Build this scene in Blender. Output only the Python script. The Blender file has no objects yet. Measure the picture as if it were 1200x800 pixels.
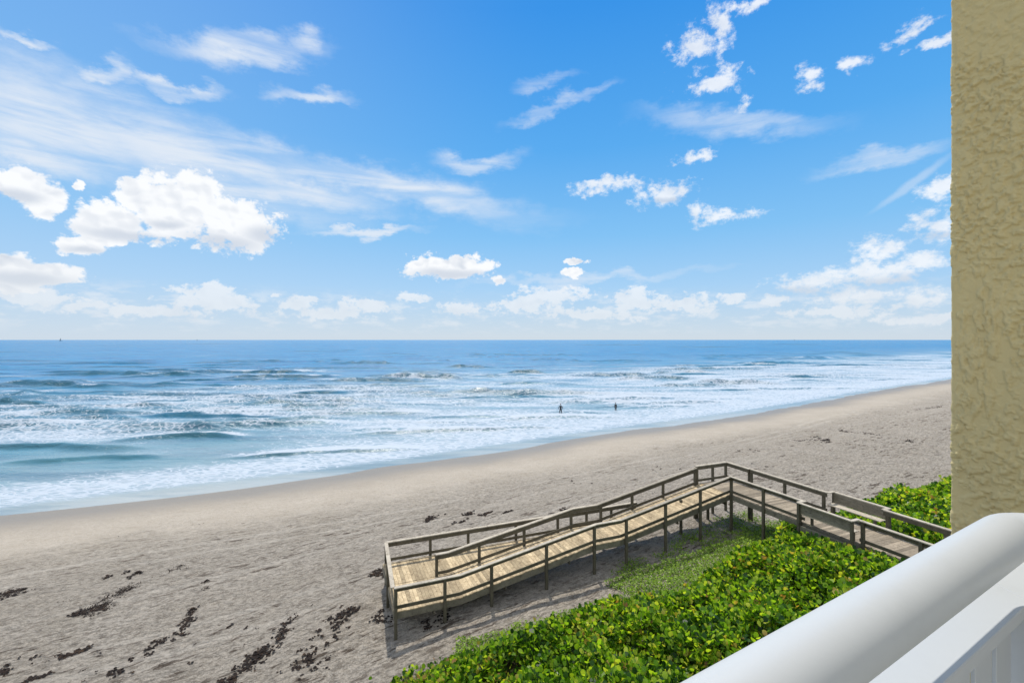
import bpy, bmesh, math, random
import numpy as np
from mathutils import Vector, Matrix

random.seed(7); rng = np.random.default_rng(11)
SC = bpy.context.scene; COL = SC.collection
R = math.radians

# ------------------------------------------------------------------ camera
HC = 13.6                      # eye height above the sea
FPX = 533.0                    # focal length in photo pixels (1200 wide) -> 16 mm lens
cam_d = bpy.data.cameras.new('camera'); cam = bpy.data.objects.new('camera', cam_d); COL.objects.link(cam)
cam.location = (0, 0, HC); cam.rotation_euler = (R(90), 0, 0)
cam_d.lens = FPX / 1200 * 36; cam_d.sensor_width = 36; cam_d.shift_y = -2 / 1200
cam_d.clip_start = 0.02; cam_d.clip_end = 200000
SC.camera = cam

# ------------------------------------------------------------------ light
SUN_EL, SUN_AZ = 63.0, -9.0    # azimuth clockwise from +Y
sd = Vector((math.sin(R(SUN_AZ)) * math.cos(R(SUN_EL)), math.cos(R(SUN_AZ)) * math.cos(R(SUN_EL)), math.sin(R(SUN_EL))))
ld = bpy.data.lights.new('sun', 'SUN'); ld.energy = 2.9; ld.angle = R(1.2); ld.color = (1.0, 0.95, 0.87)
lo = bpy.data.objects.new('sun', ld); COL.objects.link(lo)
lo.rotation_euler = sd.to_track_quat('Z', 'Y').to_euler(); lo.location = (0, 20, 60)

SC.view_settings.view_transform = 'Standard'; SC.view_settings.look = 'None'
SC.view_settings.gamma = 1; SC.view_settings.exposure = 0.3; SC.view_settings.use_curve_mapping = False
SC.render.resolution_x = 1024; SC.render.resolution_y = 682
SC.render.engine = 'CYCLES'; SC.cycles.max_bounces = 6; SC.cycles.transparent_max_bounces = 8

# ------------------------------------------------------------------ node helpers
class NT:
    def __init__(s, tree): s.t = tree; s.n = tree.nodes; s.l = tree.links
    def put(s, sock, v):
        if v is None: return
        if isinstance(v, bpy.types.NodeSocket): s.l.new(v, sock)
        elif isinstance(v, bpy.types.Node): s.l.new(v.outputs[0], sock)
        else:
            if sock.type == 'RGBA' and hasattr(v, '__len__') and len(v) == 3: v = (*v, 1)
            sock.default_value = v
    def node(s, typ, props=None, **ins):
        n = s.n.new(typ)
        for k, v in (props or {}).items(): setattr(n, k, v)
        for k, v in ins.items():
            key = int(k[1:]) if k[0] == 'i' and k[1:].isdigit() else k.replace('_', ' ')
            s.put(n.inputs[key], v)
        return n
    def math(s, op, a, b=None, c=None, clamp=False):
        n = s.n.new('ShaderNodeMath'); n.operation = op; n.use_clamp = clamp
        s.put(n.inputs[0], a); s.put(n.inputs[1], b); s.put(n.inputs[2], c); return n.outputs[0]
    def vmath(s, op, a, b=None, c=None, out=0):
        n = s.n.new('ShaderNodeVectorMath'); n.operation = op
        s.put(n.inputs[0], a)
        if op == 'SCALE': s.put(n.inputs['Scale'], b)
        else: s.put(n.inputs[1], b); s.put(n.inputs[2], c)
        return n.outputs[out]
    def noise(s, vec, scale, detail=4, rough=0.55, dist=0.0, dims='3D', out=0):
        n = s.n.new('ShaderNodeTexNoise'); n.noise_dimensions = dims
        s.put(n.inputs['Vector'], vec); s.put(n.inputs['Scale'], scale); s.put(n.inputs['Detail'], detail)
        s.put(n.inputs['Roughness'], rough); s.put(n.inputs['Distortion'], dist); return n.outputs[out]
    def voronoi(s, vec, scale, feature='F1', out=0, rnd=1.0):
        n = s.n.new('ShaderNodeTexVoronoi'); n.feature = feature
        s.put(n.inputs['Vector'], vec); s.put(n.inputs['Scale'], scale); n.inputs['Randomness'].default_value = rnd
        return n.outputs[out]
    def map(s, v, a, b, c=0.0, d=1.0, smooth=True):
        n = s.n.new('ShaderNodeMapRange'); n.interpolation_type = 'SMOOTHSTEP' if smooth else 'LINEAR'
        for i, x in enumerate((v, a, b, c, d)): s.put(n.inputs[i], x)
        return n.outputs[0]
    def mix(s, f, a, b, mode='MIX'):
        n = s.n.new('ShaderNodeMix'); n.data_type = 'RGBA'; n.blend_type = mode
        s.put(n.inputs[0], f); s.put(n.inputs[6], a); s.put(n.inputs[7], b); return n.outputs[2]
    def ramp(s, f, stops, mode='LINEAR'):
        n = s.n.new('ShaderNodeValToRGB'); s.put(n.inputs[0], f); e = n.color_ramp.elements; n.color_ramp.interpolation = mode
        while len(e) < len(stops): e.new(0.5)
        for el, (p, c) in zip(e, stops): el.position = p; el.color = (*c, 1) if len(c) == 3 else c
        return n.outputs[0]
    def scaled(s, vec, sx, sy, sz=1.0): return s.vmath('MULTIPLY', vec, (sx, sy, sz))

# ------------------------------------------------------------------ world: Nishita sky with procedural clouds
w = bpy.data.worlds.new('World'); SC.world = w; w.use_nodes = True
W = NT(w.node_tree); W.n.clear()
sky = W.node('ShaderNodeTexSky'); sky.sky_type = 'NISHITA'; sky.sun_disc = False
sky.sun_elevation = R(SUN_EL); sky.sun_rotation = R(SUN_AZ); sky.air_density = 1.0; sky.dust_density = 0.3; sky.ozone_density = 1.5
SKY_GAIN = 0.085
direc = W.vmath('NORMALIZE', W.node('ShaderNodeTexCoord').outputs['Generated'])
sx = W.node('ShaderNodeSeparateXYZ', i0=direc)
az = W.math('MULTIPLY', W.math('ARCTAN2', sx.outputs[0], sx.outputs[1]), 57.2958)
el = W.math('MULTIPLY', W.math('ARCSINE', sx.outputs[2]), 57.2958)
pos = W.node('ShaderNodeCombineXYZ', i0=az, i1=el).outputs[0]

def ang(u, v):
    x, z = (u - 600) / FPX, (398 - v) / FPX
    return math.degrees(math.atan2(x, 1)), math.degrees(math.atan2(z, math.hypot(x, 1)))
def nearest(blobs, vec):
    cur = None
    for b in blobs:
        u, v, ru, rv = b[:4]; rot = b[4] if len(b) > 4 else 0; wgt = b[5] if len(b) > 5 else 1.0
        a0, e0 = ang(u, v)
        a1, e1 = ang(u + 10, v); kx = math.hypot(a1 - a0, 0) / 10
        a2, e2 = ang(u, v + 10); ky = abs(e2 - e0) / 10
        m = W.n.new('ShaderNodeMapping'); m.vector_type = 'TEXTURE'
        # chained (an imperceptible 1e-9 term) so the shader compiler evaluates the clouds one after another
        W.put(m.inputs[0], vec if cur is None else W.vmath('MULTIPLY_ADD', cur, (1e-9, 0, 0), vec)); m.inputs[1].default_value = (a0, e0, 0); m.inputs[2].default_value = (0, 0, R(rot))
        m.inputs[3].default_value = (ru * kx, rv * ky, 1)
        L = W.vmath('LENGTH', m.outputs[0], out=1)
        if wgt != 1.0: L = W.math('MULTIPLY_ADD', L, wgt, 1 - wgt if wgt < 1 else 0.0) if wgt < 1 else W.math('ADD', L, wgt - 1)
        cur = L if cur is None else W.math('MINIMUM', cur, L)
    return cur

def warped(amp, scale, detail=7, rough=0.6, stretch=(1, 1.0), seed=0.0):
    v = W.vmath('ADD', W.scaled(pos, stretch[0], stretch[1], 0), (seed, seed * .7, seed))
    n = W.noise(v, scale, detail, rough, out=1)
    off = W.vmath('SUBTRACT', n, (0.5, 0.5, 0.5))
    return W.vmath('ADD', pos, W.vmath('MULTIPLY', off, (amp, amp, 0)))

cumulus = [(205, 246, 62, 40), (275, 264, 58, 30), (135, 258, 48, 24), (232, 220, 34, 20), (170, 228, 34, 22), (98, 289, 36, 12), (120, 272, 40, 16),
           (18, 214, 46, 20), (55, 240, 34, 20), (40, 318, 62, 15), (12, 308, 30, 16), (92, 218, 8, 6), (10, 330, 40, 18),
           (528, 314, 50, 15), (500, 312, 25, 10), (582, 328, 11, 5), (670, 318, 12, 5), (676, 306, 14, 4)]
cumulus_r = [(705, 220, 36, 9), (735, 214, 20, 8), (780, 226, 34, 14), (846, 253, 38, 9), (815, 250, 10, 12), (818, 183, 30, 8),
             (814, 54, 32, 20, 0), (840, 92, 34, 15), (846, 28, 12, 30, 20), (865, 12, 45, 9), (948, 92, 17, 17), (870, 123, 8, 9), (1000, 72, 18, 10), (1063, 36, 32, 10, 12), (1090, 52, 26, 6),
             (1095, 262, 36, 18), (1098, 222, 32, 15), (960, 330, 62, 14), (1035, 318, 70, 15), (1030, 294, 34, 14), (1010, 345, 60, 14), (1085, 350, 34, 13), (1075, 308, 50, 14)]
horizon_puffs = [(240, 343, 38, 13), (255, 355, 55, 14), (352, 356, 24, 9), (320, 343, 9, 4), (430, 360, 30, 9), (484, 350, 17, 7), (540, 360, 34, 10), (650, 346, 44, 10), (620, 357, 42, 12),
                 (745, 350, 32, 11), (800, 358, 46, 12), (866, 354, 13, 6), (905, 355, 20, 6), (40, 348, 60, 16), (90, 355, 60, 10), (170, 364, 60, 10), (980, 365, 70, 9), (1090, 372, 60, 8), (390, 368, 60, 7), (700, 368, 80, 8)]
cirrus = [(60, 140, 170, 60, -10), (40, 180, 90, 24, -16), (230, 185, 200, 46, -12), (330, 222, 130, 18, -4), (440, 215, 210, 22, -8), (290, 58, 95, 17, 10), (355, 50, 26, 20, 0), (365, 112, 46, 11, 6), (125, 88, 34, 12, 30), (205, 98, 60, 10, 12),
          (565, 188, 46, 11, 4), (655, 126, 60, 9, 14), (640, 98, 30, 10, 10), (1025, 186, 72, 10, 2), (860, 148, 110, 16, -12), (690, 328, 130, 6, 3), (20, 48, 50, 8, 4), (430, 268, 60, 6, 6)]
contrail = [(1068, 216, 58, 5, 34)]

pc = warped(3.0, 0.22, 5, 0.6, (1, 1.25), 3.1)
fine = W.noise(W.scaled(pos, 1, 1.35, 0), 0.62, 8, 0.66)
def billow(dx, dy, scale, detail):
    n = W.n.new('ShaderNodeTexVoronoi'); n.feature = 'SMOOTH_F1'; n.voronoi_dimensions = '2D'; n.normalize = True
    wv = W.vmath('ADD', W.scaled(pos, 1, 1.2, 0), W.vmath('SCALE', W.noise(pos, .35, 3, .55, out=1), 1.6))
    W.put(n.inputs['Vector'], W.vmath('ADD', wv, (dx, dy, 0))); n.inputs['Scale'].default_value = scale
    n.inputs['Detail'].default_value = detail; n.inputs['Roughness'].default_value = .6; n.inputs['Lacunarity'].default_value = 2.2; n.inputs['Smoothness'].default_value = .12
    return W.math('SUBTRACT', 1.0, n.outputs[0])
bil = billow(0, 0, .42, 3); bilS = billow(0, 0, .42, 1.2); bil2 = billow(-.3, -.7, .42, 1.2)
def cum_mask(lst, lo_, hi_, k=0.9, vec=None):
    L = nearest(lst, vec or pc)
    return W.map(W.math('MULTIPLY_ADD', W.math('SUBTRACT', fine, .5), -k, L), hi_, lo_, 0, 1), L
m1, L1 = cum_mask(cumulus, 0.88, 1.12, 2.6)
L1b = W.math('ADD', L1, W.math('ADD', W.math('MULTIPLY', W.math('SUBTRACT', bil, .72), -1.5), W.math('MULTIPLY', W.math('SUBTRACT', fine, .5), -.9)))
m1 = W.map(L1b, 1.16, .84)
m2, L2 = cum_mask(cumulus_r, 0.15, 1.22, 3.8)
m3, L3 = cum_mask(horizon_puffs, 0.55, 1.12, 3.6)
m3 = W.math('MULTIPLY', m3, 0.74)
# ragged low band hugging the horizon
band_n = W.noise(W.scaled(pos, 0.6, 1.7, 0), 0.5, 6, 0.65)
band = W.math('MULTIPLY', W.map(band_n, 0.47, 0.66), W.math('MULTIPLY', W.map(el, 6.5, 3.5), W.map(el, 0.2, 2.2)))
band = W.math('MULTIPLY', band, 0.55)
pci = warped(7.0, 0.13, 7, 0.62, (1, 2.0), 8.0)
Lc = nearest(cirrus, pci)
rot_streak = W.n.new('ShaderNodeMapping'); W.put(rot_streak.inputs[0], pos); rot_streak.inputs[2].default_value = (0, 0, R(11)); rot_streak.inputs[3].default_value = (0.07, 0.5, 1)
streak = W.noise(rot_streak.outputs[0], 1.0, 7, 0.62, 0.5)
ci = W.math('MULTIPLY', W.map(Lc, 1.45, 0.2), W.map(streak, 0.26, 0.64, 0.30, 1.0))
ci = W.math('MULTIPLY', ci, W.map(az, -12, 6, 0.92, 0.55))
ct = W.math('MULTIPLY', W.map(nearest(contrail, warped(0.8, 0.4, 5, 0.6)), 1.3, 0.3), 0.35)
# cloud tone: bright tops, soft grey undersides
lump = W.math('SUBTRACT', bilS, bil2)
soft = W.noise(W.scaled(pos, 1, 1.4, 0), .17, 3, .5)
tone = W.math('SUBTRACT', W.math('ADD', W.map(lump, -.25, .18, .50, 1.12), .0), W.map(soft, .50, .66, 0, .8), clamp=True)
core = W.map(L1, 1.05, 0.35, 0, 1)
shade = W.math('MULTIPLY', W.math('SUBTRACT', 1.0, tone), W.map(core, 0.0, 0.9, 0.35, 0.9))
G = 0.84 / SKY_GAIN
def c(r, g, b): return (r * G, g * G, b * G)
under = W.map(nearest([(262, 284, 46, 11), (150, 276, 60, 7), (196, 262, 22, 6), (100, 293, 30, 5), (25, 326, 60, 9), (528, 322, 44, 6), (20, 228, 30, 8), (940, 342, 50, 7), (1040, 330, 60, 8), (1095, 274, 30, 6), (782, 234, 26, 4), (310, 276, 24, 10)], W.vmath('ADD', W.vmath('SCALE', pos, .5), W.vmath('SCALE', pc, .5))), 1.7, .2, 0, .72)
shade = W.math('MAXIMUM', W.math('MULTIPLY', shade, .8), under)
cl_col = W.mix(shade, c(.94, .96, .985), c(.53, .60, .71))
cl_col = W.mix(W.map(el, 9, 1.5, 0, .55), cl_col, c(.66, .72, .78))
# deep clean blue aloft paling towards the horizon; the sky model itself takes over near the zenith
grad = W.ramp(W.math('DIVIDE', el, 45.0, clamp=True), [(0, c(.60, .70, .80)), (.05, c(.52, .67, .83)), (.14, c(.37, .62, .90)), (.28, c(.21, .53, .90)), (.5, c(.085, .40, .87)), (.8, c(.024, .285, .81)), (1, c(.02, .26, .79))])
grad = W.mix(W.map(az, 8, -48, 0, .22), grad, c(.55, .70, .90))
skyc = W.mix(W.map(el, 60, 42, 0, .9), sky.outputs[0], grad)
# pale fill added to the unseen sky, landward and overhead, against the blue ambient
sky_fill = W.math('MAXIMUM', W.map(W.math('ABSOLUTE', az), 60, 85, 0, .5), W.map(el, 44, 62, 0, .4))
skyc = W.mix(sky_fill, skyc, c(1.15, 1.10, 1.02))
cloudy = W.math('MAXIMUM', W.math('MAXIMUM', m1, W.math('MULTIPLY', m2, 0.84)), W.math('MAXIMUM', m3, band))
hi = W.math('MAXIMUM', ci, ct)
c1 = W.mix(hi, skyc, c(.76, .82, .90))
c2 = W.mix(cloudy, c1, cl_col)
bg = W.node('ShaderNodeBackground', Color=c2, Strength=SKY_GAIN)
# the cloud field is only evaluated over the seaward sky, where the clouds are
gate = W.math('MULTIPLY', W.math('MULTIPLY', W.math('GREATER_THAN', el, -0.2), W.math('LESS_THAN', el, 46)), W.math('LESS_THAN', W.math('ABSOLUTE', az), 75))
bg0 = W.node('ShaderNodeBackground', Color=skyc, Strength=SKY_GAIN)
W.l.new(W.node('ShaderNodeMixShader', i0=gate, i1=bg0.outputs[0], i2=bg.outputs[0]).outputs[0], W.node('ShaderNodeOutputWorld').inputs[0])
w.cycles.sampling_method = 'MANUAL'; w.cycles.sample_map_resolution = 512

# ------------------------------------------------------------------ numpy noise and the lie of the land
def _h(i, j, s):
    n = (i * 374761393 + j * 668265263 + s * 1442695041) & 0xffffffff
    n = ((n ^ (n >> 13)) * 1274126177) & 0xffffffff
    return ((n ^ (n >> 16)) & 0xffffff) / float(0xffffff)
def vnoise(x, y, s=0):
    x = np.asarray(x, float); y = np.asarray(y, float)
    i = np.floor(x).astype(np.int64); j = np.floor(y).astype(np.int64); fx = x - i; fy = y - j
    fx = fx * fx * (3 - 2 * fx); fy = fy * fy * (3 - 2 * fy)
    a = _h(i, j, s); b = _h(i + 1, j, s); c_ = _h(i, j + 1, s); d_ = _h(i + 1, j + 1, s)
    return (a * (1 - fx) + b * fx) * (1 - fy) + (c_ * (1 - fx) + d_ * fx) * fy
def fbm(x, y, o=4, s=0):
    t = 0; a = 0.5; n = 0
    for k in range(o):
        t = t + a * vnoise(x * 2 ** k + 17.3 * k, y * 2 ** k - 9.1 * k, s + k); n += a; a *= 0.5
    return t / n
def sm(x, a, b):
    t = np.clip((np.asarray(x, float) - a) / (b - a), 0, 1); return t * t * (3 - 2 * t)

SA = np.array([.843, .537]); SB = np.array([.537, -.843])     # along the shore, towards the land
A0 = np.array([-4.43, 17.1]); Dv = np.array([.927, .375]); Ev = np.array([-.375, .927])
Bp = np.array([11.26, 23.45]); Fv = np.array([.375, -.927])
CS = np.array([-400, -60, -14, 10, 32, 45, 62, 80, 102, 148, 207, 400, 3000.]); CV = np.array([-54, -52.5, -50.4, -47.8, -47.6, -48.0, -47.2, -46.8, -46.9, -49.0, -50., -52, -60.])
def qof(X, Y):
    q0 = SB[0] * X + SB[1] * Y + 48; s_ = SA[0] * X + SA[1] * Y
    cc = (np.interp(s_ - 6, CS, CV) + np.interp(s_ + 6, CS, CV) + np.interp(s_, CS, CV)) / 3
    return q0 + (-48 - cc) * (1 - sm(q0, 8, 26))
def alof(X, Y): return (X - A0[0]) * Dv[0] + (Y - A0[1]) * Dv[1]
def peof(X, Y): return (X - A0[0]) * Ev[0] + (Y - A0[1]) * Ev[1]
def ground(X, Y, fine_=True):
    X = np.asarray(X, float); Y = np.asarray(Y, float)
    q = qof(X, Y); al = alof(X, Y)
    qw = q + (fbm(X / 14, Y / 14, 3, 5) - .5) * 3.0 * (1 - sm(q, 10, 24))
    z = np.interp(qw, [-400, -60, -25, -6, 0, 7, 14, 28, 34, 60, 400], [-9, -3.2, -.75, -.28, 0, .62, 1.25, 2.4, 2.42, 2.6, 3.0])
    z = z + .08 * np.clip(al, -6, 17) * sm(q, 16, 30) * (1 - .35 * sm(al, 25, 70))
    z = z + 1.0 * sm(q, 34, 42) + .5 * sm(q, 42, 55)
    if fine_:
        m = sm(q, 2, 9)
        z = z + m * ((fbm(X / 1.6, Y / 1.6, 3, 21) - .5) * .13 + (fbm(X / .6, Y / .45, 2, 31) - .5) * .11)
        z = z + (fbm(X / 6, Y / 6, 2, 41) - .5) * .14 * m
    return z
def gz(x, y): return float(ground(x, y, False))

# ------------------------------------------------------------------ mesh helpers
def newmat(name):
    m = bpy.data.materials.new(name); m.use_nodes = True; T = NT(m.node_tree); T.n.clear()
    out = T.node('ShaderNodeOutputMaterial'); return m, T, out
def tag(o, label=None, cat=None, group=None, kind=None):
    if label: o['label'] = label
    if cat: o['category'] = cat
    if group: o['group'] = group
    if kind: o['kind'] = kind
    return o
def np_mesh(name, verts, faces_flat, counts, mat, parent=None, smooth=False, attrs=None):
    me = bpy.data.meshes.new(name); nv = len(verts)
    me.vertices.add(nv); me.vertices.foreach_set('co', np.asarray(verts, np.float32).ravel())
    me.loops.add(len(faces_flat)); me.loops.foreach_set('vertex_index', np.asarray(faces_flat, np.int32))
    me.polygons.add(len(counts)); cnt = np.asarray(counts, np.int32)
    st = np.concatenate([[0], np.cumsum(cnt)[:-1]]).astype(np.int32)
    me.polygons.foreach_set('loop_start', st)
    try: me.polygons.foreach_set('loop_total', cnt)
    except Exception: pass
    if smooth: me.polygons.foreach_set('use_smooth', np.ones(len(cnt), bool))
    me.update(calc_edges=True)
    for k, v in (attrs or {}).items():
        a = me.attributes.new(k, 'FLOAT', 'POINT'); a.data.foreach_set('value', np.asarray(v, np.float32))
    if mat: me.materials.append(mat)
    o = bpy.data.objects.new(name, me); COL.objects.link(o)
    if parent: o.parent = parent
    return o
def grid(name, xs, ys, zf, mat, keep=None, attrs=None, smooth=True):
    X, Y = np.meshgrid(xs, ys); Z = zf(X, Y)
    nx, ny = len(xs), len(ys)
    I = np.arange(nx * ny).reshape(ny, nx)
    q = np.stack([I[:-1, :-1], I[:-1, 1:], I[1:, 1:], I[1:, :-1]], -1).reshape(-1, 4)
    if keep is not None:
        K = keep(X, Y); k = (K[:-1, :-1] | K[:-1, 1:] | K[1:, 1:] | K[1:, :-1]).ravel(); q = q[k]
    used = np.unique(q); rem = np.full(nx * ny, -1); rem[used] = np.arange(len(used)); q = rem[q]
    V = np.stack([X, Y, Z], -1).reshape(-1, 3)[used]
    at = {k_: f(X, Y, Z).ravel()[used] for k_, f in (attrs or {}).items()}
    return np_mesh(name, V, q.ravel(), np.full(len(q), 4), mat, smooth=smooth, attrs=at)

class MB:
    """collects boxes and beams, built as one mesh object"""
    def __init__(s): s.v = []; s.f = []
    def hexa(s, pts):
        b = len(s.v); s.v += [tuple(p) for p in pts]
        for f in ((0, 3, 2, 1), (4, 5, 6, 7), (0, 1, 5, 4), (1, 2, 6, 5), (2, 3, 7, 6), (3, 0, 4, 7)): s.f.append(tuple(b + i for i in f))
    def beam(s, p0, p1, wd, ht, side=None):
        p0 = Vector(p0); p1 = Vector(p1); ax = (p1 - p0).normalized()
        sv = Vector(side).normalized() if side is not None else (Vector((ax.y, -ax.x, 0)).normalized() if abs(ax.z) < .95 else Vector((1, 0, 0)))
        up = sv.cross(ax).normalized()
        if up.z < 0: up = -up
        a = sv * wd / 2; b = up * ht / 2
        s.hexa([p0 - a - b, p0 + a - b, p0 + a + b, p0 - a + b, p1 - a - b, p1 + a - b, p1 + a + b, p1 - a + b])
    def build(s, name, mat, parent=None, bevel=0.0, origin=None):
        me = bpy.data.meshes.new(name); me.from_pydata(s.v, [], s.f); me.update()
        bm = bmesh.new(); bm.from_mesh(me); bmesh.ops.recalc_face_normals(bm, faces=bm.faces)
        if bevel: bmesh.ops.bevel(bm, geom=bm.edges[:], offset=bevel, segments=1, affect='EDGES', clamp_overlap=True)
        bm.to_mesh(me); bm.free()
        me.materials.append(mat); o = bpy.data.objects.new(name, me); COL.objects.link(o)
        if parent: o.parent = parent
        return o
def empty(name, loc):
    o = bpy.data.objects.new(name, None); COL.objects.link(o); o.location = loc; o.empty_display_size = .3; return o
def under(root):
    """parts are written in world coordinates: keep them there"""
    bpy.context.view_layer.update()
    for ch in root.children: ch.matrix_parent_inverse = root.matrix_world.inverted()

# ------------------------------------------------------------------ materials
# sand
m_sand, T, out = newmat('beach_sand')
P = T.node('ShaderNodeTexCoord').outputs['Object']
wet = T.node('ShaderNodeAttribute', {'attribute_name': 'wet'}).outputs['Fac']
trod = T.node('ShaderNodeAttribute', {'attribute_name': 'trod'}).outputs['Fac']
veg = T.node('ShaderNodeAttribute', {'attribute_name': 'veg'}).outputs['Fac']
n1 = T.noise(P, 0.35, 5, .6); n2 = T.noise(P, 5.0, 6, .7); n3 = T.noise(P, 40.0, 4, .7)
base = T.ramp(n1, [(.3, (.45, .395, .32)), (.7, (.57, .51, .43))])
base = T.mix(T.map(n2, .42, .66, 0, .6), base, (.27, .228, .18))
base = T.mix(T.map(n3, .46, .60, 0, .6), base, (.64, .575, .485))
base = T.mix(T.map(T.noise(P, 16, 4, .75), .50, .40, 0, .45), base, (.20, .167, .13))
along = T.n.new('ShaderNodeMapping'); T.put(along.inputs[0], P); along.inputs[2].default_value = (0, 0, R(-32)); 
al_s = T.scaled(along.outputs[0], .35, 1.3, 1)
deb = T.math('MULTIPLY', T.map(T.noise(al_s, 2.2, 7, .72), .545, .62), T.map(T.noise(al_s, .22, 4, .5), .38, .56))
deb = T.math('MULTIPLY', deb, trod)
base = T.mix(T.math('MULTIPLY', deb, .85), base, (.075, .052, .036))
base = T.mix(wet, base, (.185, .155, .12))
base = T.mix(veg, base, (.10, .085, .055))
pit = T.map(T.noise(T.scaled(along.outputs[0], .7, 1.5, 1), 5.5, 5, .75), .50, .38)
base = T.mix(T.math('MULTIPLY', T.math('MULTIPLY', pit, T.math('MULTIPLY_ADD', trod, .85, .15)), .45), base, (.17, .137, .105))
speck = T.math('MULTIPLY', T.map(T.noise(al_s, 7.0, 5, .8), .60, .67), T.math('MULTIPLY', T.map(T.noise(al_s, .3, 4, .55), .38, .6), trod))
base = T.mix(T.math('MULTIPLY', speck, .8), base, (.06, .042, .03))
base = T.mix(T.math('MULTIPLY', T.math('SUBTRACT', 1.0, trod), .4), base, (.33, .29, .235))
trk = T.node('ShaderNodeAttribute', {'attribute_name': 'track'}).outputs['Fac']
base = T.mix(T.math('MULTIPLY', trk, .6), base, (.66, .60, .51))
fp = T.voronoi(T.vmath('ADD', T.scaled(along.outputs[0], .8, 1.25, 1), T.vmath('SCALE', T.noise(P, 1.2, 3, .5, out=1), .5)), 2.1, 'SMOOTH_F1')
h = T.math('MULTIPLY', T.map(fp, .0, .6), trod)
h = T.math('ADD', T.math('MULTIPLY', h, .17), T.math('MULTIPLY', T.math('MULTIPLY', n2, T.math('ADD', trod, .10)), .30))
h = T.math('SUBTRACT', h, T.math('MULTIPLY', trk, .05))
h = T.math('ADD', h, T.math('SUBTRACT', T.math('MULTIPLY', n3, .010), T.math('MULTIPLY', T.math('MULTIPLY', pit, trod), .05)))
bmp = T.node('ShaderNodeBump', Strength=.9, Distance=1.0, Height=h)
rough = T.math('SUBTRACT', .95, T.math('MULTIPLY', wet, .55))
bs = T.node('ShaderNodeBsdfPrincipled', Base_Color=base, Roughness=rough, Normal=bmp.outputs[0]); T.put(bs.inputs['Specular IOR Level'], T.math('MULTIPLY_ADD', wet, .3, .1))
T.l.new(bs.outputs[0], out.inputs[0])

# sea water with surf foam
m_sea, T, out = newmat('sea_water')
P = T.node('ShaderNodeTexCoord').outputs['Object']
foam = T.node('ShaderNodeAttribute', {'attribute_name': 'foam'}).outputs['Fac']
shal = T.node('ShaderNodeAttribute', {'attribute_name': 'shallow'}).outputs['Fac']
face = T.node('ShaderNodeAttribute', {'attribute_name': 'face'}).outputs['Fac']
rise = T.node('ShaderNodeAttribute', {'attribute_name': 'lift'}).outputs['Fac']
mp = T.n.new('ShaderNodeMapping'); T.put(mp.inputs[0], P); mp.inputs[2].default_value = (0, 0, R(-10)); mp.inputs[3].default_value = (.42, 1.0, 1)
Q = mp.outputs[0]
Qw = T.vmath('ADD', Q, T.vmath('SCALE', T.vmath('SUBTRACT', T.noise(Q, .35, 3, .5, out=1), (.5, .5, .5)), 2.2))
f1 = T.noise(Qw, 1.5, 8, .72)
f2 = T.voronoi(Qw, 1.9, 'DISTANCE_TO_EDGE')
lace = T.map(f2, .0, .22, 1, 0)
fn = T.math('ADD', T.math('MULTIPLY', f1, .85), T.math('MULTIPLY', lace, .20))
thr = T.math('MULTIPLY_ADD', foam, -.62, .84)
fm = T.map(T.math('SUBTRACT', fn, thr), -.06, .15)
body = T.ramp(shal, [(0, (.022, .23, .46)), (.35, (.045, .26, .40)), (.75, (.16, .28, .29)), (1, (.47, .465, .42))])
big = T.noise(T.scaled(Q, .3, 1, 1), .03, 5, .6)
body = T.mix(T.map(big, .35, .7, 0, .5), body, T.mix(.5, body, (.02, .19, .30)))
body = T.mix(T.map(T.noise(T.scaled(Q, .35, 1.2, 1), .16, 7, .7), .44, .60, 0, .75), body, T.mix(1.0, body, (.30, .48, .60), 'MULTIPLY'))
body = T.mix(face, body, (.012, .09, .12))  # shaded look of steep wave fronts painted into the body colour
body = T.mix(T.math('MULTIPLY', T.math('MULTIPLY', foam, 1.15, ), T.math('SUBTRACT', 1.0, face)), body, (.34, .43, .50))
hw = T.math('ADD', T.math('ADD', T.math('MULTIPLY', T.noise(T.scaled(Q, .5, 1, 1), .07, 4, .6), 3.0), T.math('MULTIPLY', T.noise(Q, .28, 4, .6), 1.3)), T.math('MULTIPLY', T.noise(Q, 1.6, 5, .65), .34))
calm = T.math('MULTIPLY_ADD', shal, -.85, 1.0)
bmp = T.node('ShaderNodeBump', Strength=1.0, Distance=1.0, Height=T.math('MULTIPLY', hw, calm))
# a wind-roughened sea never reaches mirror reflectance at grazing angles
fr = T.math('MINIMUM', T.node('ShaderNodeFresnel', IOR=1.33, Normal=bmp.outputs[0]).outputs[0], T.math('MULTIPLY_ADD', shal, .12, .36))
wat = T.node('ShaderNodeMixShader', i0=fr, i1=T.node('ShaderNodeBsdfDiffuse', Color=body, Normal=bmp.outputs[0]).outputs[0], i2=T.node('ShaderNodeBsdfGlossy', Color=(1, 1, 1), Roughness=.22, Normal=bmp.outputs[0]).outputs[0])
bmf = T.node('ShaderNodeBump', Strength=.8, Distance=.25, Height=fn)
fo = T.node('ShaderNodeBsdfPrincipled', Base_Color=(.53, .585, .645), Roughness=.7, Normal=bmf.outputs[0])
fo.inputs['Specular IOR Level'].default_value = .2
T.l.new(T.node('ShaderNodeMixShader', i0=T.math('MULTIPLY', fm, .85), i1=wat.outputs[0], i2=fo.outputs[0]).outputs[0], out.inputs[0])

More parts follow.
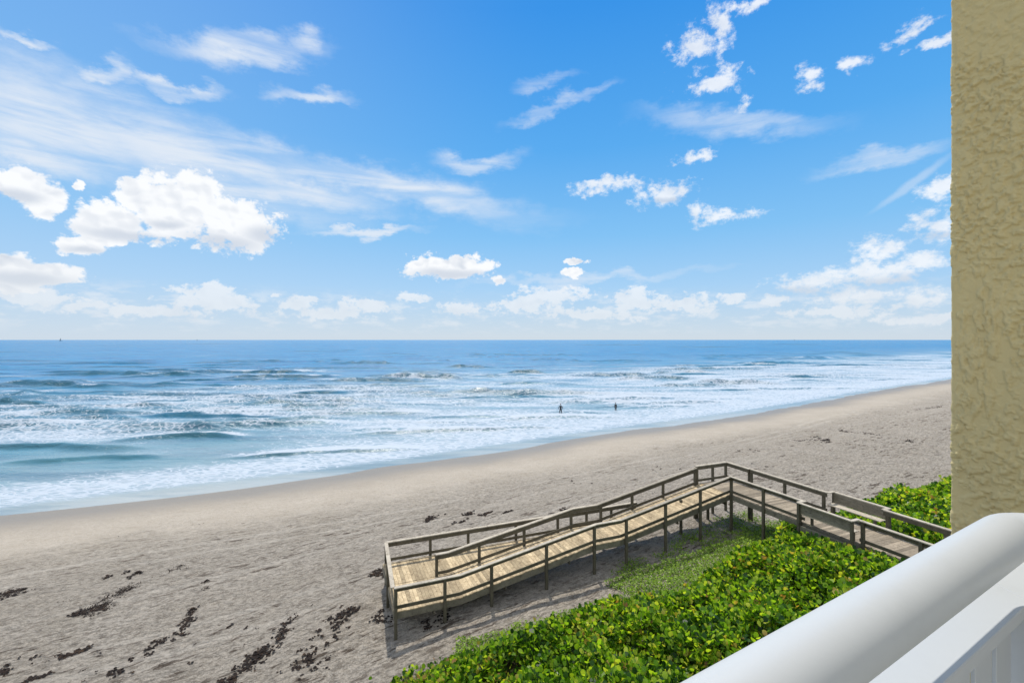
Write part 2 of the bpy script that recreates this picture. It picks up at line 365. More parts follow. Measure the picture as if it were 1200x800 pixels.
def wood(name, ca, cb, cc, rough=.85, gr=14, bump=.25):
    m, T, out = newmat(name)
    P = T.node('ShaderNodeTexCoord').outputs['Object']
    isl = T.node('ShaderNodeNewGeometry').outputs['Random Per Island']
    off = T.vmath('ADD', P, T.vmath('SCALE', T.node('ShaderNodeCombineXYZ', i0=isl, i1=isl, i2=isl).outputs[0], 31.0))
    n = T.noise(off, 2.6, 6, .7); g = T.noise(off, gr, 5, .75)
    col = T.mix(T.map(n, .3, .7), ca, cb)
    col = T.mix(T.map(g, .52, .72, 0, .75), col, cc)
    kn = T.noise(T.vmath('ADD', off, (9, 4, 2)), 4.5, 4, .7)
    col = T.mix(T.map(kn, .56, .66, 0, .55), col, cc)
    val = T.math('MULTIPLY_ADD', isl, .62, .66)
    col = T.mix(1.0, col, T.node('ShaderNodeCombineXYZ', i0=val, i1=val, i2=val).outputs[0], 'MULTIPLY')
    b = T.node('ShaderNodeBump', Strength=bump, Distance=.02, Height=g)
    p = T.node('ShaderNodeBsdfPrincipled', Base_Color=col, Roughness=rough, Normal=b.outputs[0]); p.inputs['Specular IOR Level'].default_value = .25
    T.l.new(p.outputs[0], out.inputs[0]); return m
m_deck = wood('tan_decking', (.60, .48, .30), (.38, .29, .175), (.10, .066, .036), gr=11)
m_deck_old = wood('grey_decking', (.36, .30, .22), (.27, .225, .165), (.11, .085, .06), gr=9)
m_cap = wood('weathered_rail_wood', (.47, .42, .335), (.34, .30, .24), (.17, .14, .10))
m_post = wood('weathered_post_wood', (.115, .10, .07), (.075, .067, .046), (.04, .034, .024))
m_fascia = wood('weathered_fascia_wood', (.20, .178, .135), (.135, .12, .088), (.065, .055, .04))

def leafmat(name, stops, trans=.35, rough=.36):
    m, T, out = newmat(name)
    isl = T.node('ShaderNodeNewGeometry').outputs['Random Per Island']
    P = T.node('ShaderNodeTexCoord').outputs['Object']
    patch = T.noise(P, .55, 4, .6)
    f = T.math('ADD', T.math('MULTIPLY', isl, .72), T.math('MULTIPLY', T.math('SUBTRACT', patch, .5), .75), clamp=True)
    col = T.ramp(f, stops)
    p = T.node('ShaderNodeBsdfPrincipled', Base_Color=col, Roughness=rough); p.inputs['Specular IOR Level'].default_value = .38
    tcol = T.mix(1.0, col, (1.7, 1.75, .55), 'MULTIPLY')
    t = T.node('ShaderNodeBsdfTranslucent', Color=tcol)
    T.l.new(T.node('ShaderNodeMixShader', i0=trans, i1=p.outputs[0], i2=t.outputs[0]).outputs[0], out.inputs[0]); return m
m_leaf = leafmat('sea_grape_leaves', [(0, (.016, .05, .006)), (.2, (.045, .115, .012)), (.36, (.15, .29, .024)), (.54, (.32, .48, .035)), (.67, (.54, .60, .07)), (.73, (.46, .36, .09)), (.78, (.36, .17, .08)), (.83, (.08, .18, .03)), (1, (.15, .30, .035))], .5)
m_creep = leafmat('creeper_leaves', [(0, (.10, .17, .025)), (.4, (.21, .33, .04)), (.7, (.32, .46, .06)), (.88, (.22, .26, .07)), (1, (.25, .17, .07))], .3, .5)
m_stem, T, out = newmat('shrub_stems')
T.l.new(T.node('ShaderNodeBsdfPrincipled', Base_Color=T.ramp(T.noise(T.node('ShaderNodeTexCoord').outputs['Object'], 6, 4, .6), [(.3, (.05, .04, .025)), (.7, (.11, .085, .055))]), Roughness=.9).outputs[0], out.inputs[0])
m_weed, T, out = newmat('dark_seaweed')
isl = T.node('ShaderNodeNewGeometry').outputs['Random Per Island']
T.l.new(T.node('ShaderNodeBsdfPrincipled', Base_Color=T.ramp(isl, [(0, (.010, .006, .004)), (.8, (.022, .012, .007)), (1, (.06, .036, .02))]), Roughness=1.0).outputs[0], out.inputs[0])

# stucco
m_stucco, T, out = newmat('trowelled_stucco')
P = T.node('ShaderNodeTexCoord').outputs['Object']
ridge = T.noise(P, 60, 4, .6)
s2 = T.noise(P, 330, 3, .65)
hgt = T.math('ADD', T.math('MULTIPLY', s2, .0012), T.math('MULTIPLY', ridge, .0012))
bmp = T.node('ShaderNodeBump', Strength=1.0, Distance=1.0, Height=hgt)
stain = T.noise(T.scaled(P, 1, 1, .35), 5, 5, .65)
sc = T.mix(T.map(stain, .4, .75, 0, .45), (.63, .515, .25), (.46, .38, .19))
sc = T.mix(T.math('MULTIPLY', ridge, .25), sc, (.60, .50, .28))
sc = T.mix(T.map(T.noise(P, 45, 5, .75), .64, .74, 0, .4), sc, (.30, .26, .17))
T.l.new(T.node('ShaderNodeBsdfPrincipled', Base_Color=sc, Roughness=.9, Normal=bmp.outputs[0]).outputs[0], out.inputs[0])
# painted metal
m_paint, T, out = newmat('white_painted_metal')
P = T.node('ShaderNodeTexCoord').outputs['Object']
pn = T.noise(P, 55, 4, .6); sp = T.noise(P, 9, 5, .7)
pb = T.node('ShaderNodeBump', Strength=.25, Distance=.0006, Height=pn)
pcx = T.mix(T.map(sp, .45, .8, 0, .35), (.515, .53, .53), (.45, .465, .465))
pcx = T.mix(T.map(T.noise(P, 220, 3, .7), .68, .74, 0, .3), pcx, (.45, .43, .38))
T.l.new(T.node('ShaderNodeBsdfPrincipled', Base_Color=pcx, Roughness=.42, Normal=pb.outputs[0]).outputs[0], out.inputs[0])
def plain(name, colr, rough=.7, scale=8, var=.25):
    m, T, out = newmat(name)
    n = T.noise(T.node('ShaderNodeTexCoord').outputs['Object'], scale, 4, .6)
    c0 = tuple(x * (1 - var) for x in colr)
    T.l.new(T.node('ShaderNodeBsdfPrincipled', Base_Color=T.mix(n, c0, colr), Roughness=rough).outputs[0], out.inputs[0]); return m

# ------------------------------------------------------------------ ground sheet
def axis(lo, hi, step, far_lo, far_hi, g=1.12, cap=1e9):
    a = list(np.arange(lo, hi, step)); s_ = step; x = a[-1]; up = []
    while x < far_hi: s_ = min(s_ * g, cap); x += s_; up.append(x)
    s_ = step; x = lo; dn = []
    while x > far_lo: s_ = min(s_ * g, cap); x -= s_; dn.append(x)
    return np.array(dn[::-1] + a + up)
ZF = lambda X, Y: ground(X, Y)
def tall_edge(X, Y):
    """signed depth into the tall shrubs (metres landward of their ragged edge)"""
    q = qof(X, Y); al = alof(X, Y)
    e = 34.6 - 1.0 * (1 - sm(al, .5, 4)) + 2.1 * sm(al, 6.5, 11) + .9 * sm(al, 15, 24) + .5 * sm(al, 24, 34)
    e = e + (fbm(X / 2.3, Y / 2.3, 3, 61) - .5) * 2.0
    return q - e
xs = axis(-28, 62, .16, -4000, 4000, 1.09); ys = axis(8, 62, .16, -800, 3500, 1.09)
def a_wet(X, Y, Z): return 1 - sm(Z + (fbm(X / 5, Y / 5, 3, 71) - .5) * .16, .14, .72)
def a_trod(X, Y, Z): return sm(Z, .75, 1.6)
def a_track(X, Y, Z):
    s_ = SA[0] * X + SA[1] * Y; q = SB[0] * X + SB[1] * Y + 48; t = 0
    for q0, wg, f in ((15.2, .9, 0), (16.9, .9, 0), (19.0, .6, 3), (20.7, .6, 3), (23.6, .7, 7), (25.3, .7, 7)):
        c_ = q0 + 1.6 * np.sin(s_ / 21 + f) + .5 * np.sin(s_ / 7.3 + f * 2)
        t = np.maximum(t, np.exp(-((q - c_) / .16) ** 2) * wg * sm(fbm(s_ / 6, q * 0 + q0, 2, 9), .3, .6))
    return t
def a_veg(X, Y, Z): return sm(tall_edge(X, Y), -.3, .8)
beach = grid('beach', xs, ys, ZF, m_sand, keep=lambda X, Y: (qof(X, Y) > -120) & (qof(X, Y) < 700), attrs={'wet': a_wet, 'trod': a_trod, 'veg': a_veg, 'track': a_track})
tag(beach, kind='structure')

# ------------------------------------------------------------------ sea
# breakers: centre (x,y), half length, height, heading tilt, breadth, foam behind the crest
def sea_at(u, v): s_ = HC / (v - 398); return (u - 600) * s_, FPX * s_, s_
crests = []
for (u, v, ru, ht, tilt, br, fb) in [
    (150, 440, 75, 1.25, -3, 3.4, .2), (55, 453, 75, 1.0, -4, 3.0, .3), (8, 462, 30, .8, 0, 2.5, .3), (275, 436, 80, 1.1, 2, 3.0, .9), (330, 442, 50, .8, 3, 2.6, .8),
    (493, 443, 40, 1.3, 0, 3.0, .3), (440, 446, 60, .6, 0, 2.4, .7), (545, 430, 18, 1.1, 0, 3, .2), (615, 436, 17, 1.0, 0, 3, .2), (710, 440, 42, 1.0, 3, 2.8, .3),
    (795, 437, 30, 1.0, 3, 2.8, .3), (765, 444, 40, .7, 3, 2.4, .2), (858, 449, 42, 1.0, -4, 2.6, .4), (800, 451, 45, .6, 2, 2.2, .2), (888, 428, 18, 1.2, 0, 3.4, .1), (1005, 416, 40, 1.1, 0, 4, 0), (960, 420, 30, .8, 0, 4, .5), (865, 418, 60, .9, 0, 4, 0),
    (590, 461, 60, .45, 3, 1.6, .3), (415, 456, 90, .4, -2, 1.6, .3), (560, 470, 60, .35, 4, 1.3, .2), (700, 471, 60, .45, 6, 1.5, .4), (350, 466, 120, .35, 3, 1.6, .3), (130, 466, 110, .4, 0, 1.8, .3),
    (215, 512, 62, .55, 12, 1.25, .9), (50, 524, 110, .5, 4, 1.5, .1), (320, 498, 70, .45, 10, 1.1, .8), (110, 537, 80, .28, 6, 1.0, .1), (420, 486, 80, .3, 8, 1.0, .6), (520, 505, 90, .28, 10, .8, .7), (650, 490, 75, .34, 8, .9, .8), (380, 530, 100, .22, 12, .7, .6), (780, 472, 80, .3, 8, 1.0, .6), (950, 440, 90, .4, 6, 1.6, .5), (900, 456, 90, .3, 8, 1.3, .5)]:
    x, y, s_ = sea_at(u, v); crests.append((x, y, ru * s_, ht, R(tilt + 0), br, fb))
rc = np.random.default_rng(44)
for _ in range(230):
    u = rc.uniform(-60, 1180); v = 398 + 14 * (rc.uniform(1, 7.5) ** 1.0); x, y, s_ = sea_at(u, v)
    d_ = -float(qof(x, y))
    if d_ < 9: continue
    sc_ = min(1.0, d_ / 70 + .25)
    crests.append((x, y, rc.uniform(4, 13) * sc_ * (1 + y / 260), rc.uniform(.22, .6) * sc_, R(rc.normal(5, 5)), rc.uniform(.7, 1.5) * sc_ * (1 + y / 500), rc.uniform(0, .35)))
for _ in range(90):
    u = rc.uniform(-60, 1180); v = 400.5 + rc.uniform(1, 26); x, y, s_ = sea_at(u, v)
    if -float(qof(x, y)) < 60: continue
    crests.append((x, y, rc.uniform(6, 20) * (y / 250), rc.uniform(.35, .8) * (y / 260) ** .5, R(rc.normal(0, 4)), rc.uniform(1.5, 3) * (y / 220), 0))
_cache = {}
def swell(X, Y):
    if X.shape in _cache: return _cache[X.shape]
    Z = np.zeros_like(X); F = np.zeros_like(X); FA = np.zeros_like(X)
    gx, gy = X[0, :], Y[:, 0]
    for (x, y, L, ht, t, br, fb) in crests:
        if y > 100: br = br * 1.15; L = L * 1.3
        rx = 1.35 * L + 6 * br; ry = 1.35 * L * abs(math.sin(t)) + 8 * br + br * 2
        i0, i1 = np.searchsorted(gx, [x - rx, x + rx]); j0, j1 = np.searchsorted(gy, [y - ry, y + ry])
        if i1 <= i0 or j1 <= j0: continue
        sl = (slice(j0, j1), slice(i0, i1)); dx = X[sl] - x; dy = Y[sl] - y
        cx = dx * math.cos(t) + dy * math.sin(t); cy = -dx * math.sin(t) + dy * math.cos(t)
        cy = cy + (cx / max(L, 1)) ** 2 * br * .9 + (vnoise(cx / 3.5 + x, cx * 0 + y, 9) - .5) * br * 1.3
        m = np.abs(cx) < L * 1.3
        env = np.exp(-(cx / L) ** 4 * 1.2) * (.65 + .7 * vnoise(cx / 5 + y, cx * 0 + x, 4))
        prof = np.where(cy < 0, np.exp(-(cy / (br * .42)) ** 2), np.exp(-(cy / (br * 1.3)) ** 2))
        Z[sl] += 1.2 * ht * env * prof * m
        if fb: F[sl] = np.maximum(F[sl], fb * env * sm(cy, -.1 * br, .6 * br) * (1 - sm(cy, 2.0 * br, 5.5 * br)) * m)
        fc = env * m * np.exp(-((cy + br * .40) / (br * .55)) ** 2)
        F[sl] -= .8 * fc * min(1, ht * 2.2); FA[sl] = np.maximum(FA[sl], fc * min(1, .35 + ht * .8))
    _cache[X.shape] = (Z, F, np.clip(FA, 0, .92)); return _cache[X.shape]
def sea_z(X, Y):
    q = qof(X, Y); d = np.clip(-q, 0, None)
    Z = swell(X, Y)[0]
    a = sm(d, 3, 45)
    w_ = 0
    for k, (lam, dr, am) in enumerate([(9, 8, .10), (14, -12, .13), (23, 3, .18), (5.5, 22, .06), (3.4, -20, .04), (41, -4, .22)]):
        t = R(dr); ph = (-X * math.sin(t) + Y * math.cos(t)) * 2 * math.pi / lam + 5 * vnoise(X / (lam * 2), Y / (lam * 1.2), 80 + k)
        w_ = w_ + am * np.sin(ph) * (.4 + 1.2 * vnoise(X / lam / 2, Y / lam / 2, 90 + k))
    w_ = w_ * a * (1 - sm(Y, 350, 900)) * .8
    n = (fbm(X / 2.2, Y / 1.1, 3, 101) - .5) * .22 * sm(d, 1.5, 10) * (1 - sm(Y, 300, 700))
    return Z * sm(d, 1.0, 6) + w_ + n
def a_foam(X, Y, Z):
    q = qof(X, Y); d = -q
    F = swell(X, Y)[1]
    f = np.interp(d, [-5, 2.2, 3.6, 6, 16, 34, 60, 85, 110, 150, 260], [.12, .16, .60, .72, .56, .50, .46, .38, .22, .12, .0])
    f = f + (fbm(X / 18, Y / 5, 4, 111) - .5) * .7 * sm(d, 5, 20) * (1 - sm(d, 110, 170))
    s_ = SA[0] * X + SA[1] * Y
    # greener, clearer water towards the south end
    f = f - .30 * (1 - sm(s_, -5, 18)) * sm(d, 8, 13) * (1 - sm(d, 28, 40))
    # a thin lip of foam where the wash stops
    f = f + .10 * sm(s_, 40, 120) * sm(d, 4, 12) * (1 - sm(d, 90, 140))
    return np.clip(f + F, 0, 1.15)
def a_shal(X, Y, Z):
    d = -qof(X, Y)
    return np.interp(d, [-6, 1, 5, 14, 45, 120, 200], [1, .97, .84, .66, .42, .12, 0.]) + (fbm(X / 20, Y / 7, 3, 121) - .5) * .25 * sm(d, 5, 20)
wx = axis(-110, 190, .5, -60000, 60000, 1.10); wy = axis(28, 60, .22, -1500, 60, 1.2)
yy = [wy[-1]]
while yy[-1] < 60000:
    y = yy[-1]; yy.append(y + (max(.3, min(y * y / (FPX * HC) * .5, .75)) if y < 240 else (yy[-1] - yy[-2]) * 1.10))
wy = np.array(list(wy[wy < 60]) + [v for v in yy if v > wy[wy < 60][-1]])
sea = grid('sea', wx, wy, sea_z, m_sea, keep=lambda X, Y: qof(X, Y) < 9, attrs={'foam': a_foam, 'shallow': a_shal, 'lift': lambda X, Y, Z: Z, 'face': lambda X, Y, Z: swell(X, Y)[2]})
tag(sea, kind='structure')

# ------------------------------------------------------------------ boardwalk
L1w = float(np.linalg.norm(Bp - A0)); TOP = .96
RT = [(0, 4.32), (.15, 4.32), (.52, 5.37), (.60, 5.37), (1.0, 6.60)]
def deck1(al): return float(np.interp(al / L1w, [p[0] for p in RT], [p[1] for p in RT])) - TOP
def W3(al, pe, z): p = A0 + Dv * al + Ev * pe; return Vector((p[0], p[1], z))
def V3(fo_, wd, z): p = Bp + Fv * fo_ + Dv * wd; return Vector((p[0], p[1], z))
D3 = Vector((*Dv, 0)); E3 = Vector((*Ev, 0)); F3 = Vector((*Fv, 0))
bw = empty('boardwalk', (float(A0[0]), float(A0[1]), 2.4))
tag(bw, 'weathered timber boardwalk with handrails ramping down across the dune onto the sand', 'boardwalk')

def boards(path, half_w, side, mat, z_th=.038, bwid=.138, gap=.007):
    """cross boards along a straight run; path(t)->centre Vector"""
    mb = MB(); p0, p1 = path; Lr = (p1 - p0).length; n = max(1, int(Lr / (bwid + gap))); ax = (p1 - p0) / Lr
    for i in range(n):
        c_ = p0 + ax * ((i + .5) * Lr / n); hw_ = Lr / n / 2 - gap / 2; sl = random.uniform(-.02, .02)
        a = c_ - ax * hw_ + side * sl; b = c_ + ax * hw_ + side * sl; dz = random.uniform(-.003, .003)
        mb.beam(a + Vector((0, 0, dz - z_th / 2)), b + Vector((0, 0, dz - z_th / 2)), half_w * 2, z_th, side)
    return mb
def deck(points, half_w, side, mat):
    mb = MB()
    for a, b in zip(points[:-1], points[1:]):
        m = boards((a, b), half_w, side, mat); base_ = len(mb.v); mb.v += m.v; mb.f += [tuple(base_ + i for i in f) for f in m.f]
    return mb.build('deck', mat, bw)
kn = [0, .15 * L1w, .52 * L1w, .60 * L1w, L1w]
WID = 2.0
deck([W3(k, WID / 2, deck1(k)) for k in kn], WID / 2 - .01, E3, m_deck)
R2E = 12.6; PO = 3.97
deck([W3(0.02, (WID + PO) / 2 + .01, 3.36), W3(R2E, (WID + PO) / 2 + .01, 3.36)], (PO - WID) / 2 - .01, E3, m_deck)
ZT = 6.60 - TOP
F_END = 15.0
deck([V3(-WID, WID / 2 + .01, ZT - .002), V3(F_END, WID / 2 + .01, ZT - .002)], WID / 2 - .02, D3, m_deck_old)

def post(p, ztop, sz=.115, zbot=None, mat=None):
    g = gz(p[0], p[1]) - .35 if zbot is None else zbot
    mb = MB(); mb.hexa([(Vector((p[0], p[1], g if k < 4 else ztop)) + D3 * (sz / 2 * (1 if k % 4 in (1, 2) else -1)) + E3 * (sz / 2 * (1 if k % 4 in (2, 3) else -1))) for k in range(8)])
    return mb.build('post', mat or m_post, bw, bevel=.006)
def run(pts, side, cap_w=.145, low=True, cap=True, inward=1):
    """cap rail, board under it and a low rail on a run of (x,y,z_top) points; side points to the walkway"""
    side = Vector(side)
    mc, mu, ml = MB(), MB(), MB()
    for a, b in zip(pts[:-1], pts[1:]):
        a = Vector(a); b = Vector(b); ax = (b - a).normalized(); e = ax * .012
        mc.beam(a - e + Vector((0, 0, -.02)), b + e + Vector((0, 0, -.02)), cap_w + .015, .04)
        o_ = side * .071
        mu.beam(a + o_ + Vector((0, 0, -.128)), b + o_ + Vector((0, 0, -.128)), .038, .17)
        if low: ml.beam(a + o_ + Vector((0, 0, -TOP + .16)), b + o_ + Vector((0, 0, -TOP + .16)), .038, .13)
    mc.build('cap_rail', m_cap, bw, bevel=.004); mu.build('upper_rail', m_post, bw, bevel=.004)
    if low: ml.build('lower_rail', m_post, bw, bevel=.004)
def stringer(pts, name='stringer', ht=.24, drop=.045):
    mb = MB(); 
    for a, b in zip(pts[:-1], pts[1:]):
        mb.beam(Vector(a) - Vector((0, 0, drop + ht / 2)), Vector(b) - Vector((0, 0, drop + ht / 2)), .045, ht)
    mb.build(name, m_fascia, bw, bevel=.004)

EO = -.055                                                      # posts stand just outside the deck edge
# near side of the ramp
ptsN = [W3(k, EO + .0, deck1(k) + TOP) for k in kn]; ptsN[-1] = W3(L1w - .0, EO, deck1(L1w) + TOP)
run(ptsN, E3)
for t in (.003, .114, .228, .375, .5155, .617, .7504, .878): post(A0 + Dv * (t * L1w) + Ev * EO, deck1(t * L1w) + TOP - .042)
post(Bp + Ev * EO + Dv * .0, 6.6 - .042, .12)
stringer([W3(k, .03, deck1(k)) for k in kn])
# far side of the ramp (rail between the two flights, then over the beach)
PF = WID + .0; s0 = 2.02
ptsF = [W3(k, PF, deck1(k) + TOP) for k in (s0, kn[1], kn[2], kn[3], L1w - .35)] if s0 < kn[1] else [W3(k, PF, deck1(k) + TOP) for k in (s0, kn[2], kn[3], L1w - .35)]
run(ptsF, -E3)
for al in (2.06, 4.0, 6.2, 8.7, 10.4, 12.3, 14.3): post(A0 + Dv * al + Ev * (PF + .0), deck1(al) + TOP - .042)
post(A0 + Dv * 16.5 + Ev * PF, deck1(16.5) + TOP + .0, .12); post(A0 + Dv * 16.64 + Ev * (PF + .004), 6.6 - .042, .12)
stringer([W3(k, WID - .03, deck1(k)) for k in kn])
# stub rails of the top corner
run([W3(16.62, PF + .09, 6.6), W3(L1w + 1.93, PF + .09, 6.6)], -E3)
run([V3(-WID - .09, WID + .0, 6.6), V3(-.55, WID, 6.6)], -D3)
post(A0 + Dv * (L1w + .95) + Ev * (PF + .09), 6.558); post(A0 + Dv * (L1w + 1.93) + Ev * (PF + .09), 6.558)
stringer([W3(L1w + .05, WID - .03, ZT), W3(L1w + 1.95, WID - .03, ZT)])
# landing ends
run([W3(-.055, -.0, 4.32), W3(.16, PO - .0, 4.32)], D3)
post(A0 + Dv * .16 + Ev * (PO + .05), 4.278); post(A0 + Dv * .0 + Ev * 1.95, 4.278); 
stringer([W3(.0, .02, 3.36), W3(.02, PO, 3.36)])
# outer side of the lower flight
run([W3(.16, PO + .05, 4.32), W3(2.21, PO + .05, 4.32), W3(R2E + 1.5, PO + .05, 4.30)], -E3)
for al in (2.21, 4.08, 6.62, 9.03, 10.8, 12.4, 14.0): post(A0 + Dv * al + Ev * (PO + .05), 4.27)
stringer([W3(.02, PO - .02, 3.36), W3(R2E, PO - .02, 3.36)])
stringer([W3(.02, PO / 2 + .5, 3.34), W3(R2E, PO / 2 + .5, 3.34)], 'joist', .2, .05)
# upper walkway, near side
nE = -.055
run([V3(0, nE, 6.6), V3(3.94, nE, 6.6)], D3)
run([V3(6.14, nE, 6.6), V3(F_END, nE, 6.6)], D3)
for f in (1.96, 3.76, 6.3, 8.16, 10.2, 12.4, 14.7): post(Bp + Fv * f + Dv * nE, 6.558)
stringer([V3(0, .03, ZT), V3(F_END, .03, ZT)]); stringer([V3(-WID, WID - .03, ZT), V3(F_END, WID - .03, ZT)])
# upper walkway, far side
fE = WID + .055
run([V3(-.5, fE + .0, 6.6), V3(3.60, fE, 6.6)], -D3)
run([V3(5.88, fE, 6.6), V3(F_END, fE, 6.6)], -D3)
for f in (-.62, -.48, 1.46, 3.4, 6.0, 7.9, 10.0, 12.2, 14.6): post(Bp + Fv * f + Dv * fE, 6.556)
# cross braces under the top corner
mb = MB(); mb.beam(W3(L1w + .1, .4, ZT - .62), W3(L1w + .1, 1.9, ZT - .62), .04, .14); mb.build('brace', m_post, bw)
for al, pe in ((L1w + .1, 1.6), (14.6, 1.0)): post(A0 + Dv * al + Ev * pe, ZT - .3)
for al in (1.5, 4.5, 7.5, 10.5, 13.5): 
    mb = MB(); mb.beam(W3(al, -.02, deck1(al) - .33), W3(al, WID + .02, deck1(al) - .33), .05, .14); mb.build('cross_beam', m_post, bw)

def bench(f0, f1, we, sgn):
    """built-in bench, back recessed outward of the rail line; sgn +1 when the walkway lies towards +D"""
    inn = D3 * sgn; back_w = we - sgn * .36
    b = bpy.data.objects.new('bench', None); COL.objects.link(b); b.parent = bw
    def bb(mb, n, mat): o = mb.build(n, mat, b, bevel=.004); return o
    c_ = MB(); c_.beam(V3(f0 - .04, back_w, 6.60 - .02), V3(f1 + .04, back_w, 6.60 - .02), .15, .04)
    c_.beam(V3(f0, we + sgn * .05, 6.612 - .02), V3(f0, back_w - sgn * .03, 6.612 - .02), .14, .04)
    c_.beam(V3(f1, we + sgn * .05, 6.612 - .02), V3(f1, back_w - sgn * .03, 6.612 - .02), .14, .04)
    bb(c_, 'cap_rail', m_cap)
    k = MB()
    for i in range(3): k.beam(V3(f0 + .04, back_w, 0) + inn * .07 + Vector((0, 0, 6.49 - i * .148)), V3(f1 - .04, back_w, 0) + inn * .07 + Vector((0, 0, 6.49 - i * .148)), .036, .14)
    bb(k, 'backrest', m_fascia)
    s_ = MB()
    for i in range(3): s_.beam(V3(f0 + .05, back_w, ZT + .45) + inn * (.16 + i * .145), V3(f1 - .05, back_w, ZT + .45) + inn * (.16 + i * .145), .138, .038)
    bb(s_, 'seat', m_cap)
    for f in (f0, f1):
        for wd in (back_w, ):
            p = Bp + Fv * f + Dv * wd; mb = MB(); g = gz(p[0], p[1]) - .3
            mb.beam(Vector((p[0], p[1], g)), Vector((p[0], p[1], 6.556)), .10, .10, D3); bb(mb, 'post', m_post)
    for f in (f0 + .25, f1 - .25):
        mb = MB(); p = V3(f, back_w, 0) + inn * .5; mb.beam(Vector((p.x, p.y, ZT + .0)), Vector((p.x, p.y, ZT + .43)), .09, .09, D3); bb(mb, 'leg', m_post)
    d_ = MB(); d_.beam(V3(f0, back_w, ZT - .15) + inn * .03, V3(f1, back_w, ZT - .15) + inn * .03, .045, .24); bb(d_, 'stringer', m_fascia)
    return b
b1 = bench(3.96, 6.12, nE, 1); b1['label'] = 'bench with its back towards the sea grape leaves on the near side'
b2 = bench(3.62, 5.86, fE, -1); b2['label'] = 'bench on the far side of the walkway, seat planks in view'
under(bw)
for b_ in (b1, b2): pass

# ------------------------------------------------------------------ vegetation
def deck_zone(X, Y, pad=.12):
    f = (X - Bp[0]) * Fv[0] + (Y - Bp[1]) * Fv[1]; wd = (X - Bp[0]) * Dv[0] + (Y - Bp[1]) * Dv[1]
    a = (f > -2.2) & (wd > -pad) & (wd < WID + pad)
    a |= (f > 3.6) & (f < 6.5) & (wd > -.5) & (wd < WID + .55)
    al = alof(X, Y); pe = peof(X, Y)
    return a | ((al > -.2) & (al < L1w + 2) & (pe > -.15) & (pe < WID + .15))
# leaf template: rounded leaf, folded along the midrib
def leaf_template(n=8, fold=.16):
    t = [];
    for k in range(n):
        a = 2 * math.pi * k / n; x = .5 * math.cos(a) * (1.0 - .06 * math.cos(2 * a)); y = .5 + .5 * math.sin(a)
        t.append((x, y, fold * abs(x) * 1.0 - .10 * (y - .5) ** 2))
    return np.array(t)
def leaves(name, P, yaw, pitch, roll, size, mat, n=8, fold=.3):
    T_ = leaf_template(n, fold); N = len(P)
    X = T_[None, :, 0] * size[:, None]; Y = T_[None, :, 1] * size[:, None]; Z = T_[None, :, 2] * size[:, None]
    cr, sr = np.cos(roll)[:, None], np.sin(roll)[:, None]; X, Z = X * cr + Z * sr, -X * sr + Z * cr
    cp, sp_ = np.cos(pitch)[:, None], np.sin(pitch)[:, None]; Y, Z = Y * cp - Z * sp_, Y * sp_ + Z * cp
    cy, sy = np.cos(yaw)[:, None], np.sin(yaw)[:, None]; X, Y = X * cy - Y * sy, X * sy + Y * cy
    V = np.stack([X, Y, Z], -1) + P[:, None, :]
    idx = np.arange(N * n)
    return np_mesh(name, V.reshape(-1, 3), idx, np.full(N, n), mat, smooth=False)
def shrub_top(X, Y):
    d = tall_edge(X, Y)
    hgt = .95 * sm(d, -.25, 1.1) + .25 * sm(d, 2, 6)
    md = sm(fbm(X / 1.9, Y / 1.9, 2, 161), .34, .52)
    hgt = hgt * (.55 + .5 * md) * (.70 + .66 * fbm(X / 1.5, Y / 1.5, 3, 131) + .34 * (vnoise(X / .42, Y / .42, 141) - .5))
    f = (X - Bp[0]) * Fv[0] + (Y - Bp[1]) * Fv[1]; wd = (X - Bp[0]) * Dv[0] + (Y - Bp[1]) * Dv[1]
    near_deck = (1 - sm(np.abs(wd - 1) - 1, .0, 1.6)) * (f > -3)
    lim = np.maximum(ZT - .12 - ground(X, Y, False), .2)
    return np.where(near_deck > .01, np.minimum(hgt, lim * near_deck + hgt * (1 - near_deck)), hgt)
def thicket(name, nclump, region, label, lsize, seedv, per=(6, 10)):
    r = np.random.default_rng(seedv)
    x0, x1, y0, y1 = region
    X = r.uniform(x0, x1, nclump * 4); Y = r.uniform(y0, y1, nclump * 4)
    d = tall_edge(X, Y); az_ = np.degrees(np.arctan2(X, Y))
    ok = (d > -.15 + r.uniform(-.3, .2, len(X))) & ~deck_zone(X, Y) & (az_ > -28) & (az_ < 62) & (np.hypot(X, Y) > 3.5)
    return X[ok][:nclump], Y[ok][:nclump], r
